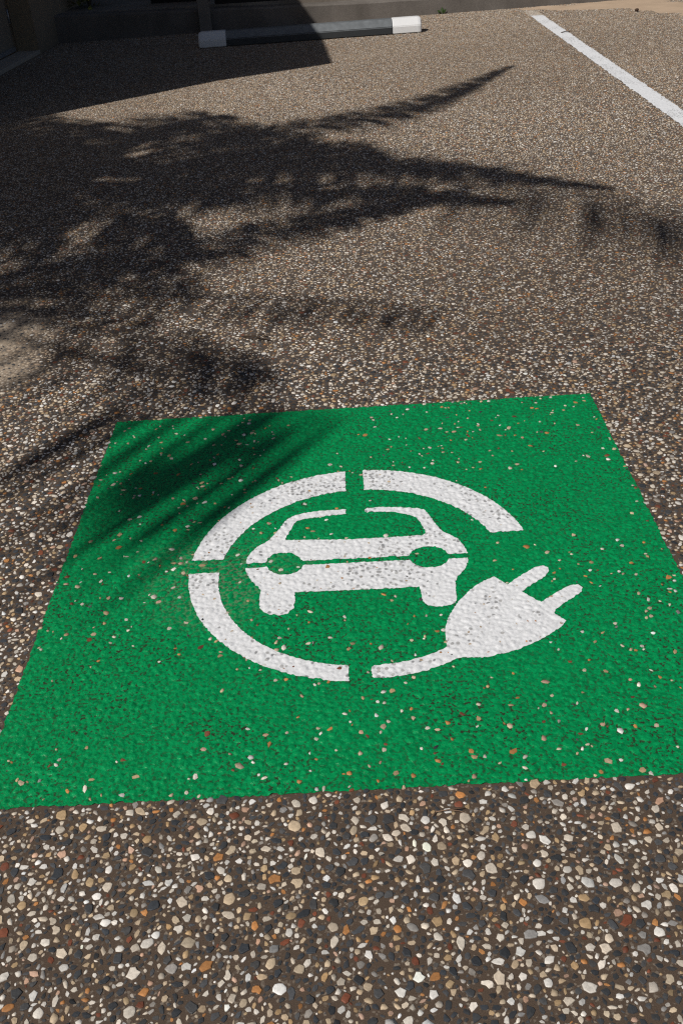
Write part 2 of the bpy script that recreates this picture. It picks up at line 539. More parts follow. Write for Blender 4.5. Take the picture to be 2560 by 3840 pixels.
# stones: the 300 that show largest are objects, the rest one layer
dist = np.sqrt(PX ** 2 + PY ** 2 + CAM_H ** 2)
in_frame = (PX > -0.27 - 0.283 * PY) & (PX < 0.145 + 0.308 * PY) & (PY > 0.6)
plain = ~in_panel & ~in_line
score = np.where(in_frame & plain, np.sqrt(PA * PB) / dist, 0)
big = np.argsort(-score)[:300]
is_big = np.zeros(NP_, bool); is_big[big] = True
near = (PY < 2.3) & ((plain & ~is_big) | bare)
far_ = (PY >= 2.3) & plain
PHT[bare] = np.maximum(PHT[bare] * 1.3, 0.0019)
PCOL[bare], PCLS[bare] = stone_colours(bare.sum(), np.array([0.02, 0.03, 0.14, 0.2, 0.2, 0.14, 0.13, 0.08, 0.02, 0.1, 0.06]))
g1 = stones_geo(np.nonzero(near)[0], 6, [(1.0, -0.45), (0.86, 0.72)])
g2 = stones_geo(np.nonzero(far_)[0], 6, [(1.0, -0.1)])
V = np.concatenate([g1[0], g2[0]]); T = np.concatenate([g1[1], g2[1] + len(g1[0])])
lay = link('pebble_layer', mesh_np('pebble_layer', V, T, np.concatenate([g1[2], g2[2]]), {'stone': ('FLOAT_COLOR', np.concatenate([g1[3], g2[3]]))}), M_LAYER, pavement)
tag(lay, kind='stuff')
print('stone triangles', len(T), 'stones', NP_)

shapes = []
for s in range(20):
    k = 9
    angular = s >= 12
    th = np.arange(k) / k * 2 * math.pi + rng.uniform(-0.25, 0.25, k)
    rad = np.clip(1 + rng.normal(0, 0.20 if angular else 0.12, k), 0.6, 1.3)
    tilt = rng.uniform(-0.25, 0.25, 2)
    Vs = []
    for rf, hf in [(1.0, -0.5), (0.93, 0.5), (0.66, 0.92)] if not angular else [(1.0, -0.5), (0.95, 0.6), (0.8, 0.9)]:
        for j in range(k):
            x, y = math.cos(th[j]) * rad[j] * rf, math.sin(th[j]) * rad[j] * rf
            Vs.append((x, y, hf * (1 + rng.uniform(-0.1, 0.1)) + (tilt[0] * x + tilt[1] * y if hf > 0 else 0)))
    Vs.append((0, 0, 1.0))
    Fs = []
    for r_ in range(2):
        for j in range(k):
            a, b = r_ * k + j, r_ * k + (j + 1) % k
            Fs += [(a, b, b + k), (a, b + k, a + k)]
    for j in range(k): Fs.append((2 * k + j, 2 * k + (j + 1) % k, 3 * k))
    me = mesh_np('pebble', np.array(Vs), np.array(Fs), not angular)
    me.materials.append(M_PEB)
    shapes.append(me)
for i in big:
    o = bpy.data.objects.new('pebble', shapes[random.randrange(12, 20) if PCLS[i] < 2 or random.random() < 0.5 else random.randrange(12)])
    COL.objects.link(o)
    o.location = (PX[i], PY[i], 0); o.rotation_euler.z = PROT[i]
    o.scale = (PA[i], PB[i], PHT[i] * 1.1)
    o.color = (*PCOL[i], 1)
    o.parent = pavement

# sand drifts
for q, poly in enumerate(SAND):
    P_ = np.array(poly)
    X, Y, T = grid(P_[:, 0].min() - 0.1, P_[:, 0].max() + 0.1, P_[:, 1].min() - 0.1, P_[:, 1].max() + 0.1, 0.02 if q == 0 else 0.012)
    phi = poly_sdf(X, Y, poly) + (vnoise(X, Y, 9) - 0.5) * 0.16 + (vnoise(X, Y, 40) - 0.5) * (0.07 if q == 0 else 0.22)
    Z = 0.0002 + np.clip(-phi, 0, 0.25) * (0.020 if q == 0 else 0.006) + 0.0011 * vnoise(X, Y, 30) * (phi < 0)
    if q == 1: Z = 0.0001 + np.clip(-phi, 0, 0.12) * 0.0022 + 0.00035 * vnoise(X, Y, 70)
    V, T, _ = clip_tris(np.stack([X.ravel(), Y.ravel(), Z.ravel()], 1), T, phi.ravel(), {})
    o = link('sand', mesh_np('sand', V, T), M_SAND)
    tag(o, 'orange beige sand drifted over the paving beside the end of the white line', 'sand', kind='stuff')

# ------------------------------------------------------------------ painted emblem
marking = empty('charging_bay_marking', ((PX0 + PX1) / 2, (PY0 + PY1) / 2, 0))
tag(marking, 'green painted square with white electric car and plug emblem on the paving', 'road marking')
def adopt(o, parent):
    o.parent = parent
    o.matrix_parent_inverse = Matrix.Translation(parent.location).inverted()
X, Y, T = grid(PX0 - 0.006, PX1 + 0.006, PY0 - 0.006, PY1 + 0.006, 0.0018)
H = rasterise(X, Y, in_panel & ~bare) * 0.95
Hs = (8 * H + np.roll(H, 1, 0) + np.roll(H, -1, 0) + np.roll(H, 1, 1) + np.roll(H, -1, 1)) / 12
REL = np.clip(Hs / 0.0022, 0, 1)
gy, gx = np.gradient(Hs, 0.0018)
SIDE = np.clip(0.5 - 0.45 * (0.6 * gx + 0.8 * gy) , 0, 1)
edge = (vnoise(X, Y, 180) - 0.5) * 0.004 + (vnoise(X, Y, 60) - 0.5) * 0.002 + (Hs - 0.0008) * 0.5
rect = np.maximum(np.maximum(PX0 - X, X - PX1), np.maximum(PY0 - Y, Y - PY1)) + edge
Vb = np.stack([X.ravel(), Y.ravel(), (0.0009 + Hs).ravel()], 1)
at = {'relief': REL.ravel(), 'side': SIDE.ravel()}
fat = lambda a: {k: ('FLOAT', v) for k, v in a.items()}
V, Tg, A_ = clip_tris(Vb, T, rect.ravel(), at)
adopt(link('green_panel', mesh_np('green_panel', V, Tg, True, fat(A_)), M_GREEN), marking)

RC = (-0.006, 1.433)
def arc_sdf(X, Y):
    ro = np.hypot(X - RC[0], Y - RC[1]) - 0.318
    ri = np.hypot(X - RC[0], Y - (RC[1] - 0.0205)) - 0.262
    return np.maximum(ro, -ri)
def inter(*a):
    r_ = a[0]
    for b in a[1:]: r_ = np.maximum(r_, b)
    return r_
CAR_TOP = [(-0.0320,1.5893),(-0.0317,1.6054),(-0.0622,1.6051),(-0.0895,1.6041),(-0.1140,1.6003),(-0.1330,1.5940),(-0.1436,1.5855),(-0.1513,1.5743),(-0.1588,1.5562),(-0.1687,1.5363),(-0.1784,1.5167),(-0.1908,1.5023),(-0.2033,1.4924),(-0.2127,1.4758),(-0.2182,1.4612),(-0.2195,1.4422),(-0.1838,1.4417),(-0.1830,1.4435),(-0.1799,1.4546),(-0.1729,1.4635),(-0.1629,1.4690),(-0.1510,1.4706),(-0.1389,1.4680),(-0.1278,1.4615),(-0.1193,1.4519),(-0.1142,1.4405),(-0.1139,1.4414),(0.0830,1.4380),(0.0841,1.4413),(0.0893,1.4513),(0.0980,1.4591),(0.1091,1.4638),(0.1214,1.4649),(0.1334,1.4622),(0.1439,1.4561),(0.1517,1.4472),(0.1558,1.4367),(0.1560,1.4363),(0.1909,1.4366),(0.1878,1.4573),(0.1780,1.4830),(0.1636,1.4984),(0.1519,1.5108),(0.1439,1.5288),(0.1363,1.5530),(0.1285,1.5776),(0.1228,1.5891),(0.1064,1.5951),(0.0730,1.6017),(0.0392,1.6065),(0.0119,1.6051),(0.0060,1.6014),(0.0073,1.5903),(0.0384,1.5901),(0.0618,1.5858),(0.0848,1.5774),(0.0993,1.5687),(0.1085,1.5588),(0.1125,1.5466),(0.1174,1.5258),(0.1212,1.5066),(0.1120,1.5007),(-0.0310,1.5010),(-0.1492,1.5107),(-0.1457,1.5248),(-0.1397,1.5449),(-0.1336,1.5654),(-0.1271,1.5742),(-0.1137,1.5800),(-0.0894,1.5837)]
CAR_LOW = [(-0.2192,1.4275),(-0.1844,1.4283),(-0.1809,1.4279),(-0.1751,1.4174),(-0.1664,1.4089),(-0.1558,1.4033),(-0.1444,1.4012),(-0.1334,1.4028),(-0.1240,1.4078),(-0.1170,1.4159),(-0.1134,1.4261),(-0.1137,1.4279),(0.0836,1.4248),(0.0835,1.4250),(0.0878,1.4148),(0.0954,1.4064),(0.1055,1.4005),(0.1169,1.3978),(0.1286,1.3985),(0.1394,1.4026),(0.1482,1.4096),(0.1541,1.4188),(0.1537,1.4207),(0.1904,1.4224),(0.1873,1.4071),(0.1793,1.3874),(0.1648,1.3686),(0.1584,1.3519),(0.1571,1.3326),(0.1560,1.3043),(0.1503,1.2931),(0.1380,1.2882),(0.1203,1.2866),(0.1061,1.2924),(0.0982,1.3024),(0.0966,1.3190),(0.0951,1.3441),(-0.1268,1.3487),(-0.1257,1.3237),(-0.1281,1.3052),(-0.1372,1.2913),(-0.1513,1.2881),(-0.1679,1.2910),(-0.1802,1.2987),(-0.1868,1.3104),(-0.1885,1.3331),(-0.1878,1.3600),(-0.1938,1.3704),(-0.2018,1.3811),(-0.2117,1.4001),(-0.2176,1.4149)]
PLUG = [(0.2292,1.3611),(0.2380,1.3495),(0.2495,1.3362),(0.2689,1.3540),(0.2897,1.3694),(0.3074,1.3829),(0.3200,1.3852),(0.3279,1.3784),(0.3275,1.3684),(0.3187,1.3543),(0.2960,1.3368),(0.2699,1.3152),(0.2978,1.2824),(0.3185,1.2991),(0.3391,1.3137),(0.3563,1.3250),(0.3711,1.3251),(0.3762,1.3175),(0.3714,1.3060),(0.3549,1.2911),(0.3345,1.2768),(0.3173,1.2602),(0.3140,1.2538),(0.3216,1.2420),(0.3296,1.2325),(0.3196,1.2182),(0.2997,1.2028),(0.2743,1.1860),(0.2439,1.1700),(0.2148,1.1602),(0.1811,1.1537),(0.1595,1.1558),(0.1488,1.1575),(0.1375,1.1544),(0.1144,1.1423),(0.0833,1.1291),(0.0559,1.1235),(0.0287,1.1199),(0.0045,1.1206),(0.0014,1.1239),(0.0020,1.1434),(0.0071,1.1481),(0.0332,1.1508),(0.0637,1.1563),(0.0947,1.1659),(0.1151,1.1765),(0.1269,1.1837),(0.1268,1.1962),(0.1266,1.2131),(0.1289,1.2344),(0.1379,1.2601),(0.1564,1.2949),(0.1808,1.3257),(0.2046,1.3477)]
ring_band = arc_sdf(X, Y)
marks = [
    ('ring_arc', inter(ring_band, X + 0.030, 1.460 - Y)),
    ('ring_arc', inter(ring_band, X + 0.0355, Y - 1.420)),
    ('ring_arc', inter(ring_band, 0.008 - X, 1.498 - Y)),
    ('car_upper_body', poly_sdf(X, Y, CAR_TOP)),
    ('car_lower_body', poly_sdf(X, Y, CAR_LOW)),
    ('plug_and_cord', poly_sdf(X, Y, PLUG)),
]
fine_edge = (vnoise(X, Y, 300) - 0.5) * 0.0022 + (Hs - 0.001) * 0.4
Vw = Vb.copy(); Vw[:, 2] += 0.0007
for nm, ph in marks:
    V, Tm, A_ = clip_tris(Vw, T, (ph + fine_edge).ravel(), at)
    adopt(link(nm, mesh_np(nm, V, Tm, True, fat(A_)), M_WHITE), marking)

# ------------------------------------------------------------------ white bay line with its faded end
X, Y, T = grid(LX0 - 0.012, LX1 + 0.012, 0.6, 8.80, 0.006, 0.008)
H = rasterise(X, Y, in_line) * 0.6
gy, gx = np.gradient(H, 0.007)
SIDE = np.clip(0.5 - 0.16 * (0.6 * gx + 0.8 * gy), 0, 1)
e_ = (vnoise(X, Y, 55) - 0.5) * 0.012 + (vnoise(X, Y, 9) - 0.5) * 0.006
Vl = np.stack([X.ravel(), Y.ravel(), (0.0012 + H).ravel()], 1)
at = {'relief': np.clip(H / 0.003, 0, 1).ravel(), 'side': SIDE.ravel()}
V, Tl, A_ = clip_tris(Vl, T, inter(LX0 - X, X - LX1, Y - LY1 + 0.0 * X).ravel() + e_.ravel(), at)
line = link('parking_line', mesh_np('parking_line', V, Tl, True, fat(A_)), M_LINE)
tag(line, 'long white painted line along the side of the bay', 'line')
V, Tl, A_ = clip_tris(Vl - np.array([0, 0, 0.0008]), T, np.maximum(inter(LX0 - X, X - LX1, LY1 + 0.008 - Y, Y - 8.74) + (vnoise(X, Y, 30) - 0.5) * 0.05, LY1 + 0.004 - Y).ravel(), at)
M_FADE = simple('faded_line_paint', (0.43, 0.385, 0.33), 0.15, 20, 0.9, 0.15, 0.4, 200, 0.0015)
fe = link('faded_end', mesh_np('faded_end', V, Tl, True), M_FADE, line)
fe['label'] = 'worn beige end of the line next to the kerb'
# ------------------------------------------------------------------ wheel stop
M_STOPW = simple('stop_white', (0.74, 0.74, 0.735), 0.07, 14, 0.6, 0.3, 0.25, 120, 0.0015)
t = NT('stop_charcoal')                                # upper faces coloured lighter to imitate sky sheen
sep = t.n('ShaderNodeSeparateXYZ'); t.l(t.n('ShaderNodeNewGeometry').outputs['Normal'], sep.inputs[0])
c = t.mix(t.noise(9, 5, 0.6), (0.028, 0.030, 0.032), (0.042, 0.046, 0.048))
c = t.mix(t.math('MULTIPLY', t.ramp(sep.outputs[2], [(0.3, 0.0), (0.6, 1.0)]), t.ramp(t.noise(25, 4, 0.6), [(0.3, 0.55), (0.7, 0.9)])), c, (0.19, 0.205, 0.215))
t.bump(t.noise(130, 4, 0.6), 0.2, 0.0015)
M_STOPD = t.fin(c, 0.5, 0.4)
sa, sb = Vector((-1.003, 7.904, 0)), Vector((0.657, 7.953, 0))
sl = (sb - sa).length
srz = math.atan2(sb.y - sa.y, sb.x - sa.x)
stop = empty('wheel_stop', (sa + sb) / 2, srz)
tag(stop, 'charcoal wheel stop with white ends lying in front of the kerb', 'wheel stop')
PROFILE = [(0.0, 0.004), (0.003, 0.052), (0.050, 0.100), (0.125, 0.100), (0.170, 0.052), (0.173, 0.004)]   # y, z
def stop_section(x0, x1, round0=False, round1=False, grow=0.0):
    bm = bmesh.new()
    xs = [(x0, 1.0)]
    if round0: xs = [(x0, 0.80), (x0 + 0.010, 0.93), (x0 + 0.026, 1.0)]
    if round1: xs += [(x1 - 0.026, 1.0), (x1 - 0.010, 0.93), (x1, 0.80)]
    else: xs += [(x1, 1.0)]
    nseg = 10
    if not (round0 or round1):
        xs = [(x0 + (x1 - x0) * i / nseg, 1.0) for i in range(nseg + 1)]
    rings = []
    for x, s in xs:
        r_ = []
        for y, z in PROFILE:
            yy = 0.0865 + (y - 0.0865) * (1 - (1 - s) * 0.5) * (1 + grow * 8)
            zz = (0.004 + (z - 0.004) * (1 - (1 - s) * 0.4)) + (grow if z > 0.05 else 0)
            r_.append(bm.verts.new((x, yy, zz)))
        rings.append(r_)
    n = len(PROFILE)
    for a, b in zip(rings, rings[1:]):
        for j in range(n): bm.faces.new((a[j], a[(j + 1) % n], b[(j + 1) % n], b[j]))
    bm.faces.new(rings[0]); bm.faces.new(rings[-1][::-1])
    bmesh.ops.recalc_face_normals(bm, faces=bm.faces)
    ed = [e for e in bm.edges if len(e.link_faces) == 2 and e.calc_face_angle(0) > 0.5]
    bmesh.ops.bevel(bm, geom=ed, offset=0.004, segments=2, affect='EDGES')
    return bm
h = sl / 2
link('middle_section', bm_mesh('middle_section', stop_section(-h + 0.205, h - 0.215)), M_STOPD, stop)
link('white_end', bm_mesh('white_end', stop_section(-h, -h + 0.2045, True, False, 0.0012), True), M_STOPW, stop)
link('white_end', bm_mesh('white_end', stop_section(h - 0.2145, h, False, True, 0.0012), True), M_STOPW, stop)
for o in stop.children:
    for p_ in o.data.polygons: p_.use_smooth = False
    chip = None

# ------------------------------------------------------------------ kerb with a paved ledge behind it
def mat_concrete(name, c0, c1, stain):
    t = NT(name); pos = t.geo()
    c = t.mix(t.noise(7, 6, 0.65, pos), c0, c1)
    mp = t.n('ShaderNodeMapping'); mp.inputs['Scale'].default_value = (2.2, 2.2, 1.3); t.l(pos, mp.inputs[0])
    st = t.ramp(t.noise(1.6, 4, 0.6, mp.outputs[0]), [(0.42, 0.0), (0.68, 1.0)])
    c = t.mix(t.math('MULTIPLY', st, 0.6), c, stain)
    grit = t.noise(160, 3, 0.7, pos)
    c = t.mix(1.0, c, t.ramp(grit, [(0.3, 0.75), (0.7, 1.2)]), 'MULTIPLY')
    t.bump(t.noise(120, 4, 0.7, pos), 0.4, 0.003)
    return t.fin(c, 0.85, 0.2)
M_KERB = mat_concrete('kerb_concrete', (0.15, 0.133, 0.118), (0.22, 0.197, 0.175), (0.085, 0.074, 0.064))
M_LEDGE = mat_concrete('ledge_concrete', (0.22, 0.19, 0.16), (0.32, 0.28, 0.24), (0.16, 0.13, 0.10))
kn = Vector((-kdir.y, kdir.x, 0))
def ktop(x):
    return float(np.interp(x, [-2.3, -0.5, 0.35, 1.2, 4.6], [0.205, 0.150, 0.130, 0.118, 0.110]))
kerb = empty('kerb', KA)
tag(kerb, 'dark stained concrete kerb running behind the wheel stop', 'kerb')
bm = bmesh.new()
xs = np.linspace(KA.x, KB.x, 40)
rings = []
for i, x in enumerate(xs):
    q = KA + kdir * ((x - KA.x) / kdir.x)
    w = 0.004 * math.sin(i * 1.7) + 0.003 * math.sin(i * 4.1)
    zt = ktop(x)
    prof = [(0.0, -0.02), (0.004, zt - 0.014), (0.014, zt), (0.145, zt), (0.145, -0.02)]
    rings.append([bm.verts.new((q + kn * (d + w * 0.3) + Vector((0, 0, z + (w * 0.4 if z > 0 else 0)))) - KA) for d, z in prof])
for a, b in zip(rings, rings[1:]):
    for j in range(5): bm.faces.new((a[j], b[j], b[(j + 1) % 5], a[(j + 1) % 5]))
bm.faces.new(rings[0][::-1]); bm.faces.new(rings[-1])
link('kerb_face', bm_mesh('kerb_face', bm), M_KERB, kerb)
bm = bmesh.new()
c8 = []
for zb in (0, 1):
    for x, d in ((KA.x, 0.147), (KB.x, 0.147), (KB.x, 3.2), (KA.x, 3.2)):
        q = kdir * ((x - KA.x) / kdir.x) + kn * d
        c8.append((q.x, q.y, -0.02 if zb == 0 else ktop(x) - 0.004))
hexa(bm, c8)
link('ledge', bm_mesh('ledge', bm), M_LEDGE, kerb)

# dark screen for the black area behind the ledge, unseen height added to block sky
M_DARK = simple('dark_screen', (0.020, 0.018, 0.017), 0.3, 5, 0.7, 0.25, 0.2, 60)
screen = empty('sky_block_screen', KA + kdir * 2.2 + kn * 0.3)
tag(screen, 'dark screen on the ledge behind the kerb, made tall to block sky light', 'screen')
def on_kerb(x, d, z=0.0):
    return KA + kdir * ((x - KA.x) / kdir.x) + kn * d + Vector((0, 0, z))
def panel(x0, x1, d0, d1, z1):
    bm = bmesh.new()
    c8 = []
    for zb in (0, 1):
        for x, d in ((x0, d0), (x1, d0), (x1, d1), (x0, d1)):
            c8.append(on_kerb(x, d, ktop(x) - 0.003 if zb == 0 else z1) - screen.location)
    hexa(bm, c8)
    bmesh.ops.bevel(bm, geom=bm.edges[:], offset=0.004, segments=1, affect='EDGES')
    return bm
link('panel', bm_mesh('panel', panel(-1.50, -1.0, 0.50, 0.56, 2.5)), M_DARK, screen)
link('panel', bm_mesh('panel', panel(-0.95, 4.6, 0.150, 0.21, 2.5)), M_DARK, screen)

# post
M_POST = simple('weathered_post', (0.20, 0.18, 0.16), 0.35, 10, 0.8, 0.25, 0.3, 60)
pb = Vector((-1.03, kerb_y(-1.03) - 0.058, 0))
post = empty('post', pb, math.atan2(kdir.y, kdir.x))
tag(post, 'weathered upright square post against the kerb behind the white end of the wheel stop', 'post')
link('shaft', bm_mesh('shaft', box_bm(-0.048, 0.048, -0.045, 0.045, 0.0, 1.30, 0.006)), M_POST, post)
link('cap', bm_mesh('cap', box_bm(-0.056, 0.056, -0.053, 0.053, 1.301, 1.325, 0.005)), M_POST, post)

# ------------------------------------------------------------------ building on the left
M_WALL = simple('beige_render', (0.28, 0.225, 0.165), 0.15, 3, 0.9, 0.15, 0.5, 220, 0.002)
M_TRIM = simple('reveal_render', (0.29, 0.23, 0.155), 0.1, 3, 0.9, 0.15, 0.4, 220, 0.002)
M_SILL = simple('stone_sill', (0.48, 0.42, 0.35), 0.15, 10, 0.8, 0.2, 0.3, 120)
M_DOOR = simple('door_paint', (0.28, 0.24, 0.195), 0.06, 2, 0.55, 0.35, 0.05, 30)
M_ALU = simple('aluminium_strip', (0.42, 0.43, 0.46), 0.1, 30, 0.4, 0.5, 0.05, 60, metal=0.6)
M_ROOF = simple('roof_sheet', (0.16, 0.15, 0.14), 0.2, 2, 0.6, 0.4, 0.1, 30)
W0 = Vector((wall_x(5.13), 5.13, 0))
wrz = math.atan2(1.0, 0.0625) - math.pi / 2
house = empty('building', W0, wrz)
tag(house, 'beige rendered building with a door beside the end of the kerb', 'building')
# local frame: y runs along the wall away from the front corner, x out of the wall; wall face at x = 0
ymin, dy0, dy1, ymax, zt = 0.0, 2.05, 3.085, 9.0, 2.55
def part(name, args, mat, parent=house, bev=0.0):
    return link(name, bm_mesh(name, box_bm(*args, bev)), mat, parent)
part('wall', (-0.25, 0, ymin, dy0, 0, zt), M_WALL)
part('wall', (-0.25, 0, dy1, ymax, 0, zt), M_WALL)
part('lintel', (-0.25, 0.0, dy0 + 0.001, dy1 - 0.001, 2.12, zt), M_WALL)
part('front_wall', (-5.0, -0.252, ymin, 0.22, 0, zt), M_WALL)
part('door_sill', (-0.165, 0.006, dy0 + 0.002, dy1 - 0.002, 0.0, 0.028), M_SILL, bev=0.003)
part('reveal', (-0.165, -0.004, dy1 - 0.012, dy1 - 0.001, 0.029, 2.118), M_TRIM)
door = part('door', (-0.222, -0.182, dy0 + 0.012, dy1 - 0.020, 0.036, 2.10), M_DOOR, bev=0.003)
part('bottom_strip', (-0.181, -0.168, dy0 + 0.02, dy1 - 0.03, 0.034, 0.064), M_ALU, door, 0.002)
for z in (0.22, 1.0, 1.8):
    bm = bmesh.new(); tube_bm(bm, [(-0.176, dy1 - 0.020, z), (-0.176, dy1 - 0.020, z + 0.10)], [0.007, 0.007], 8)
    link('hinge', bm_mesh('hinge', bm, True), M_ALU, door)
part('sky_block_wall', (-5.0, -2.3, 0.6, 9.0, 2.632, 5.1), M_WALL)  # unseen upper storey, added to cut sky fill in the shaded area
# flat roof with an overhang
z0, z1 = 2.551, 2.63
ct = math.cos(SUN_ELEV) / math.sin(SUN_ELEV)
tip = Vector((-0.015, 6.886, 0)) - Vector((SUN_D.x, SUN_D.y, 0)) * ct * z1
bk = tip + Vector((-0.06, 0.998, 0)) * 9
fl = Vector((W0.x - 0.02, W0.y - 0.03, 0))
far_l = Vector((-7.6, 5.0, 0)); far_b = Vector((-7.6, 14.5, 0))
bm = bmesh.new()
poly = [fl, tip, bk, far_b, far_l]
inv = Matrix.Rotation(-wrz, 4, 'Z') @ Matrix.Translation(-W0)
lo_ = [bm.verts.new(inv @ (q + Vector((0, 0, z0)))) for q in poly]; hi_ = [bm.verts.new(inv @ (q + Vector((0, 0, z1)))) for q in poly]
bm.faces.new(lo_[::-1]); bm.faces.new(hi_)
for j in range(5): bm.faces.new((lo_[j], lo_[(j + 1) % 5], hi_[(j + 1) % 5], hi_[j]))
link('roof', bm_mesh('roof', bm), M_ROOF, house)

# ------------------------------------------------------------------ shrub in the corner behind the kerb
def leaf_mat(name, c0, c1, scale=30, trans=0.15):
    t = NT(name)
    c = t.mix(t.ramp(t.noise(scale, 3, 0.6), [(0.4, 0.0), (0.6, 1.0)]), c0, c1)
    t.b.inputs['Transmission Weight'].default_value = 0.0
    return t.fin(c, 0.5, 0.35)
M_SHRUB = leaf_mat('variegated_leaf', (0.07, 0.11, 0.02), (0.42, 0.38, 0.09), 26)
M_STEM = simple('stem_bark', (0.09, 0.07, 0.05), 0.3, 20, 0.9, 0.1)
shrub = empty('shrub', (-2.05, 9.24, ktop(-2.1)))
tag(shrub, 'small yellow variegated shrub in the corner between building and kerb ledge', 'shrub')
rs = random.Random(3)
bm = bmesh.new()
for k in range(430):
    a = rs.uniform(0, 6.283); rr = rs.uniform(0.05, 0.25); z = rs.uniform(0.03, 0.62)
    c = Vector((math.cos(a) * rr * 0.6, math.sin(a) * rr, z))
    d = Vector((rs.uniform(-1, 1), rs.uniform(-1, 1), rs.uniform(-0.6, 0.6))).normalized()
    s_ = d.cross(Vector((rs.uniform(-0.5, 0.5), rs.uniform(-0.5, 0.5), 1))).normalized()
    n_ = d.cross(s_)
    L_, W_ = rs.uniform(0.05, 0.085), rs.uniform(0.016, 0.026)
    p0 = bm.verts.new(c); p1 = bm.verts.new(c + d * L_ * 0.5 + s_ * W_ + n_ * 0.006); p2 = bm.verts.new(c + d * L_); p3 = bm.verts.new(c + d * L_ * 0.5 - s_ * W_ + n_ * 0.006); pm = bm.verts.new(c + d * L_ * 0.5)
    for f in ((p0, p1, pm), (p1, p2, pm), (p2, p3, pm), (p3, p0, pm)): bm.faces.new(f)
link('foliage', bm_mesh('foliage', bm), M_SHRUB, shrub)
bm = bmesh.new()
for k in range(9):
    a = rs.uniform(0, 6.283); e = Vector((math.cos(a) * 0.14, math.sin(a) * 0.24, rs.uniform(0.35, 0.58)))
    tube_bm(bm, [(0, 0, 0), e * 0.5 + Vector((0, 0, 0.05)), e], [0.009, 0.006, 0.003], 5)
link('stems', bm_mesh('stems', bm), M_STEM, shrub)

# ------------------------------------------------------------------ palms outside the picture whose fronds shade the bay
M_FROND = leaf_mat('palm_leaf', (0.045, 0.085, 0.022), (0.075, 0.13, 0.035), 6)
M_TRUNK = simple('palm_trunk', (0.17, 0.14, 0.11), 0.3, 12, 0.9, 0.1, 0.6, 30, 0.01)
SH = Vector((SUN_D.x, SUN_D.y, 0)) * ct                # shadow shift per metre of height
KZ = 1.0
def above(gx, gy, z):
    z *= KZ
    return Vector((gx, gy, 0)) - SH * z + Vector((0, 0, z))
def catmull(P, n):
    out = []
    Q = [P[0] * 2 - P[1]] + P + [P[-1] * 2 - P[-2]]
    for i in range(1, len(Q) - 2):
        for k in range(n):
            t = k / n
            a, b, c, d = Q[i - 1], Q[i], Q[i + 1], Q[i + 2]
            out.append(0.5 * ((2 * b) + (c - a) * t + (2 * a - 5 * b + 4 * c - d) * t * t + (3 * b - a - 3 * c + d) * t ** 3))
    out.append(P[-1]); return out
def frond(parent, pts, leaf=0.5, droop=0.55, spacing=0.03, rseed=0, width=0.0135, taper=0.0, hang=None, start=0.16):
    rs = random.Random(rseed)
    P = catmull([Vector(q) for q in pts], 14)
    bm = bmesh.new()
    o0 = parent.location
    rad = [0.021 * (1 - i / len(P)) + 0.003 for i in range(len(P))]
    tube_bm(bm, [q - o0 for q in P], rad, 5)
    tot = sum((b - a).length for a, b in zip(P, P[1:]))
    run, nxt = 0.0, tot * start
    for i, (a, b) in enumerate(zip(P, P[1:])):
        L_ = (b - a).length
        while nxt < run + L_:
            f = (nxt - run) / L_
            q = a.lerp(b, f); u = nxt / tot
            t = (b - a).normalized()
            s0 = t.cross(Vector((0, 0, 1))).normalized()
            ln = leaf * (0.45 + 1.1 * math.sin(math.pi * min(1, 0.12 + u * 0.80)) ** 0.8) * rs.uniform(0.85, 1.1) * 0.75 * (1 - taper * u)
            for sg in (-1, 1):
                if rs.random() < 0.04: continue
                d = (t * rs.uniform(0.45, 0.75) + s0 * sg * rs.uniform(0.7, 0.95) + Vector((0, 0, rs.uniform(-0.05, 0.22)))).normalized()
                if hang:
                    d = (Vector(hang) + Vector((rs.uniform(-0.09, 0.09), rs.uniform(-0.09, 0.09), 0)) + s0 * sg * 0.06).normalized()
                    ln = leaf * rs.uniform(0.6, 0.85)
                dr = droop * rs.uniform(0.75, 1.25)
                sw = d.cross(Vector((0, 0, 1))).normalized()
                prev = None
                for k in range(5):
                    v = k / 4
                    c = q + d * ln * v + Vector((0, 0, -dr * ln * v * v)) - o0
                    w = width * (0.45 + 1.6 * v * (1 - v) * 2) * (1 - v ** 3) + 0.001
                    cur = (bm.verts.new(c + sw * w), bm.verts.new(c - sw * w + Vector((0, 0, 0.004))))
                    if prev: bm.faces.new((prev[0], prev[1], cur[1], cur[0]))
                    prev = cur
            nxt += spacing * rs.uniform(0.8, 1.2)
        run += L_
    link('frond', bm_mesh('frond', bm), M_FROND, parent)
def palm(root_g, zc, label, fronds):
    top = above(root_g[0], root_g[1], zc)
    p_ = empty('palm_tree', (top.x, top.y, 0))
    tag(p_, label, 'palm tree', 'palms beside the bay')
    bm = bmesh.new()
    zs = np.linspace(0, zc * KZ - 0.05, 30)
    tube_bm(bm, [(0.03 * math.sin(z * 1.3), 0.02 * math.sin(z), z) for z in zs], [0.075 + 0.035 * math.exp(-z * 3) + (0.006 if i % 2 else 0) for i, z in enumerate(zs)], 12)
    link('trunk', bm_mesh('trunk', bm, True), M_TRUNK, p_)
    for i, (pts, kw) in enumerate(fronds):
        frond(p_, [top] + [above(*q) for q in pts], rseed=i * 7 + int(zc * 10), **kw)
    return p_
KZ = 1.1
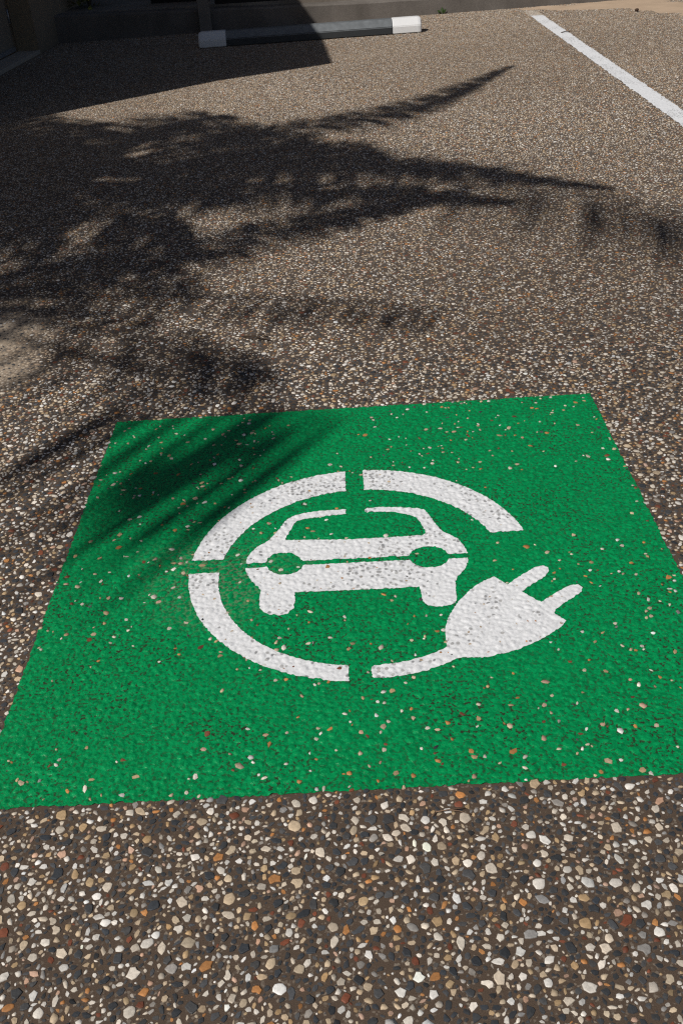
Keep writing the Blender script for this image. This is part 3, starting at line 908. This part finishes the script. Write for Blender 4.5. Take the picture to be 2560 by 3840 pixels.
palm((-1.25, 4.35), 3.9, 'tall palm whose shadow falls across the middle of the bay', [
    ([(-0.70, 4.85, 4.25), (-0.17, 5.05, 4.3), (0.16, 5.2, 4.2), (0.52, 5.5, 4.0), (1.07, 6.35, 3.6)], dict(leaf=0.42, droop=0.5, taper=0.85)),
    ([(-0.70, 4.40, 4.3), (-0.15, 4.28, 4.35), (0.25, 4.24, 4.25), (0.60, 4.03, 4.05), (1.02, 3.68, 3.7)], dict(leaf=0.42, droop=0.6, taper=0.85)),
    ([(-0.75, 4.15, 4.2), (-0.25, 3.95, 4.1), (0.20, 3.85, 3.9), (0.62, 3.60, 3.6)], dict(leaf=0.42, droop=0.6, taper=0.75)),
    ([(-0.60, 4.45, 5.3), (0.10, 4.25, 5.7), (0.75, 3.72, 5.6), (1.40, 2.85, 5.0)], dict(leaf=0.46, droop=0.6, spacing=0.07)),
    ([(-1.10, 4.95, 4.3), (-0.95, 5.30, 4.2), (-0.62, 5.50, 3.9)], dict(leaf=0.45, droop=0.5)),
    ([(-1.40, 4.90, 4.3), (-1.45, 5.2, 4.2), (-1.30, 5.5, 3.9)], dict(leaf=0.45, droop=0.5)),
    ([(-1.00, 4.00, 4.2), (-0.75, 3.65, 4.0), (-0.55, 3.4, 3.6)], dict(leaf=0.5, droop=0.55)),
    ([(-1.20, 3.95, 4.2), (-1.15, 3.70, 4.0), (-1.05, 3.55, 3.6)], dict(leaf=0.45, droop=0.55)),
    ([(-1.70, 4.6, 4.25), (-2.2, 4.8, 4.1), (-2.7, 4.9, 3.6)], dict(leaf=0.5)),
    ([(-1.70, 4.1, 4.25), (-2.2, 3.9, 4.1), (-2.7, 3.6, 3.6)], dict(leaf=0.5)),
    ([(-1.55, 4.9, 4.4), (-1.9, 5.3, 4.3), (-2.2, 5.6, 3.8)], dict(leaf=0.5)),
    ([(-1.50, 3.9, 4.25), (-1.7, 3.6, 4.0), (-1.8, 3.3, 3.6)], dict(leaf=0.5)),
    ([(-1.0, 4.75, 4.6), (-0.75, 5.0, 4.7), (-0.4, 5.1, 4.6)], dict(leaf=0.5)),
    ([(-1.3, 4.0, 4.6), (-1.25, 3.85, 4.8), (-1.15, 3.7, 4.7)], dict(leaf=0.5)),
    ([(-1.4, 4.6, 4.7), (-1.5, 4.9, 4.9), (-1.55, 5.2, 4.8)], dict(leaf=0.5)),
    ([(-1.5, 4.95, 4.4), (-1.68, 5.5, 4.4), (-1.78, 6.0, 4.1)], dict(leaf=0.5)),
    ([(-0.80, 4.70, 4.5), (-0.45, 4.75, 4.6), (-0.1, 4.72, 4.4)], dict(leaf=0.36, spacing=0.05)),
    ([(-1.6, 4.85, 4.6), (-1.85, 5.4, 4.6), (-1.98, 6.0, 4.3)], dict(leaf=0.5)),
    ([(-0.80, 4.62, 4.3), (-0.35, 4.66, 4.3), (0.00, 4.58, 4.1), (0.20, 4.45, 3.9)], dict(leaf=0.42, droop=0.5)),
    ([(-0.85, 4.50, 4.6), (-0.45, 4.48, 4.8), (-0.15, 4.45, 4.7)], dict(leaf=0.45)),
    ([(-1.0, 4.2, 4.6), (-0.75, 4.1, 4.8), (-0.45, 4.05, 4.7)], dict(leaf=0.40)),
    ([(-1.2, 4.7, 4.8), (-1.1, 5.0, 5.0), (-0.95, 5.2, 4.9)], dict(leaf=0.5)),
])
KZ = 1.25
palm((-1.75, 3.05), 2.9, 'shorter palm whose frond shadows reach the green panel', [
    ([(-1.2, 3.05, 3.25), (-0.72, 3.18, 3.3), (-0.15, 3.48, 3.2), (0.35, 3.72, 2.9)], dict(leaf=0.36, droop=0.5, taper=0.6)),
    ([(-1.25, 2.95, 3.15), (-0.68, 2.87, 3.2), (-0.13, 2.76, 3.0), (0.30, 2.60, 2.6)], dict(leaf=0.34, droop=0.0, spacing=0.10, width=0.021, hang=(0.30, -0.3, -0.8))),
    ([(-1.25, 2.75, 3.6), (-0.80, 2.50, 3.9), (-0.40, 2.22, 3.8), (-0.04, 1.98, 3.5)], dict(leaf=1.02, droop=0.0, spacing=0.075, width=0.024, start=0.72, hang=(0.10, -0.27, -0.95))),
    ([(-1.35, 3.20, 3.15), (-1.1, 3.30, 3.1), (-0.75, 3.28, 2.9)], dict(leaf=0.30, droop=0.4, spacing=0.13, width=0.014)),
    ([(-1.5, 2.7, 3.1), (-1.25, 2.3, 3.0), (-1.0, 1.95, 2.6)], dict(leaf=0.34, droop=0.7, spacing=0.09)),
    ([(-1.3, 3.0, 3.5), (-0.9, 2.95, 3.7), (-0.45, 2.98, 3.5)], dict(leaf=0.34, droop=0.6, spacing=0.06)),
    ([(-1.3, 2.8, 3.4), (-0.9, 2.55, 3.5), (-0.55, 2.3, 3.3)], dict(leaf=0.42, droop=0.0, spacing=0.17, start=0.45, hang=(0.10, -0.27, -0.95))),
    ([(-1.3, 2.85, 3.3), (-0.85, 2.66, 3.5), (-0.5, 2.48, 3.4), (-0.2, 2.27, 3.1)], dict(leaf=0.30, droop=0.6, spacing=0.075, width=0.015)),
    ([(-2.2, 3.2, 3.2), (-2.6, 3.3, 3.1), (-3.0, 3.3, 2.6)], dict(leaf=0.45)),
    ([(-2.1, 2.7, 3.2), (-2.4, 2.3, 3.1), (-2.6, 1.9, 2.6)], dict(leaf=0.45)),
    ([(-1.8, 3.5, 3.2), (-1.8, 3.9, 3.1), (-1.75, 4.2, 2.6)], dict(leaf=0.45)),
    ([(-1.7, 2.5, 3.2), (-1.7, 2.1, 3.1), (-1.65, 1.7, 2.6)], dict(leaf=0.45)),
])

# ------------------------------------------------------------------ litter
M_TWIG = simple('dry_twig', (0.20, 0.13, 0.085), 0.4, 60, 0.85, 0.15, 0.2, 200)
M_TWIGD = simple('dark_twig', (0.06, 0.042, 0.030), 0.4, 60, 0.9, 0.1, 0.2, 200)
M_WEED = leaf_mat('weed_leaf', (0.04, 0.075, 0.02), (0.06, 0.10, 0.03), 40)
def twig(loc, branches, mat, label):
    bm = bmesh.new()
    for pts, r0 in branches:
        tube_bm(bm, pts, [r0 * (1 - 0.6 * i / len(pts)) for i in range(len(pts))], 5)
    o = link('twig', bm_mesh('twig', bm, True), mat); o.location = loc
    tag(o, label, 'twig')
twig((0.10, 0.853, 0.003), [([(-0.024, 0.001, 0.001), (-0.005, 0.002, 0.003), (0.016, 0.004, 0.002)], 0.0010),
                            ([(-0.005, 0.002, 0.002), (0.008, -0.001, 0.003), (0.022, -0.006, 0.001)], 0.0008),
                            ([(-0.024, 0.001, 0.001), (-0.030, -0.006, 0.001)], 0.0009)], M_TWIG, 'thin forked dry twig on the stones just outside the green panel edge')
twig((1.626, 7.48, 0.006), [([(-0.034, -0.016, 0.0), (-0.005, 0.0, 0.003), (0.012, 0.006, 0.002), (0.034, 0.012, 0.0)], 0.0035)], M_TWIGD, 'dark twig lying across the white bay line')
twig((-0.258, 2.478, 0.004), [([(-0.045, 0.018, 0.0), (-0.01, 0.006, 0.005), (0.04, -0.024, 0.0)], 0.0022), ([(-0.02, 0.01, 0.003), (0.012, 0.016, 0.004), (0.03, 0.004, 0.0)], 0.0017),
                              ([(-0.03, 0.004, 0.002), (-0.005, -0.010, 0.004), (0.02, -0.018, 0.0)], 0.0017)], M_TWIGD, 'tangled brown twig on the stones beyond the green panel')
# a clod beside the sand
bm = bmesh.new(); bmesh.ops.create_icosphere(bm, subdivisions=2, radius=0.016)
for v_ in bm.verts: v_.co *= 1 + 0.3 * (vnoise(v_.co.x + v_.co.z, v_.co.y, 60) - 0.5); v_.co.z *= 0.75
o = link('clod', bm_mesh('clod', bm, True), simple('clod_earth', (0.07, 0.045, 0.032), 0.3, 60, 0.95, 0.1, 0.6, 120, 0.004)); o.location = (2.334, 8.271, 0.013)
tag(o, 'small brown clod of earth at the edge of the drifted sand', 'clod')
# weed at the foot of the kerb
weed = empty('weed', (0.905, kerb_y(0.905) - 0.012, 0))
tag(weed, 'tiny green weed growing at the foot of the kerb', 'weed')
for a, L_, e in ((2.6, 0.05, 0.6), (0.3, 0.045, 0.8), (1.6, 0.05, 1.3), (-1.2, 0.04, 0.5), (3.9, 0.035, 0.4)):
    bm = bmesh.new()
    d = Vector((math.cos(a) * math.cos(e), math.sin(a) * math.cos(e) * 0.4, math.sin(e))); s_ = d.cross(Vector((0.2, 1, 0.3))).normalized()
    c = d * 0.006
    q = [bm.verts.new(c), bm.verts.new(c + d * L_ * 0.55 + s_ * 0.011), bm.verts.new(c + d * L_), bm.verts.new(c + d * L_ * 0.55 - s_ * 0.011)]
    bm.faces.new(q)
    link('leaf', bm_mesh('leaf', bm), M_WEED, weed)
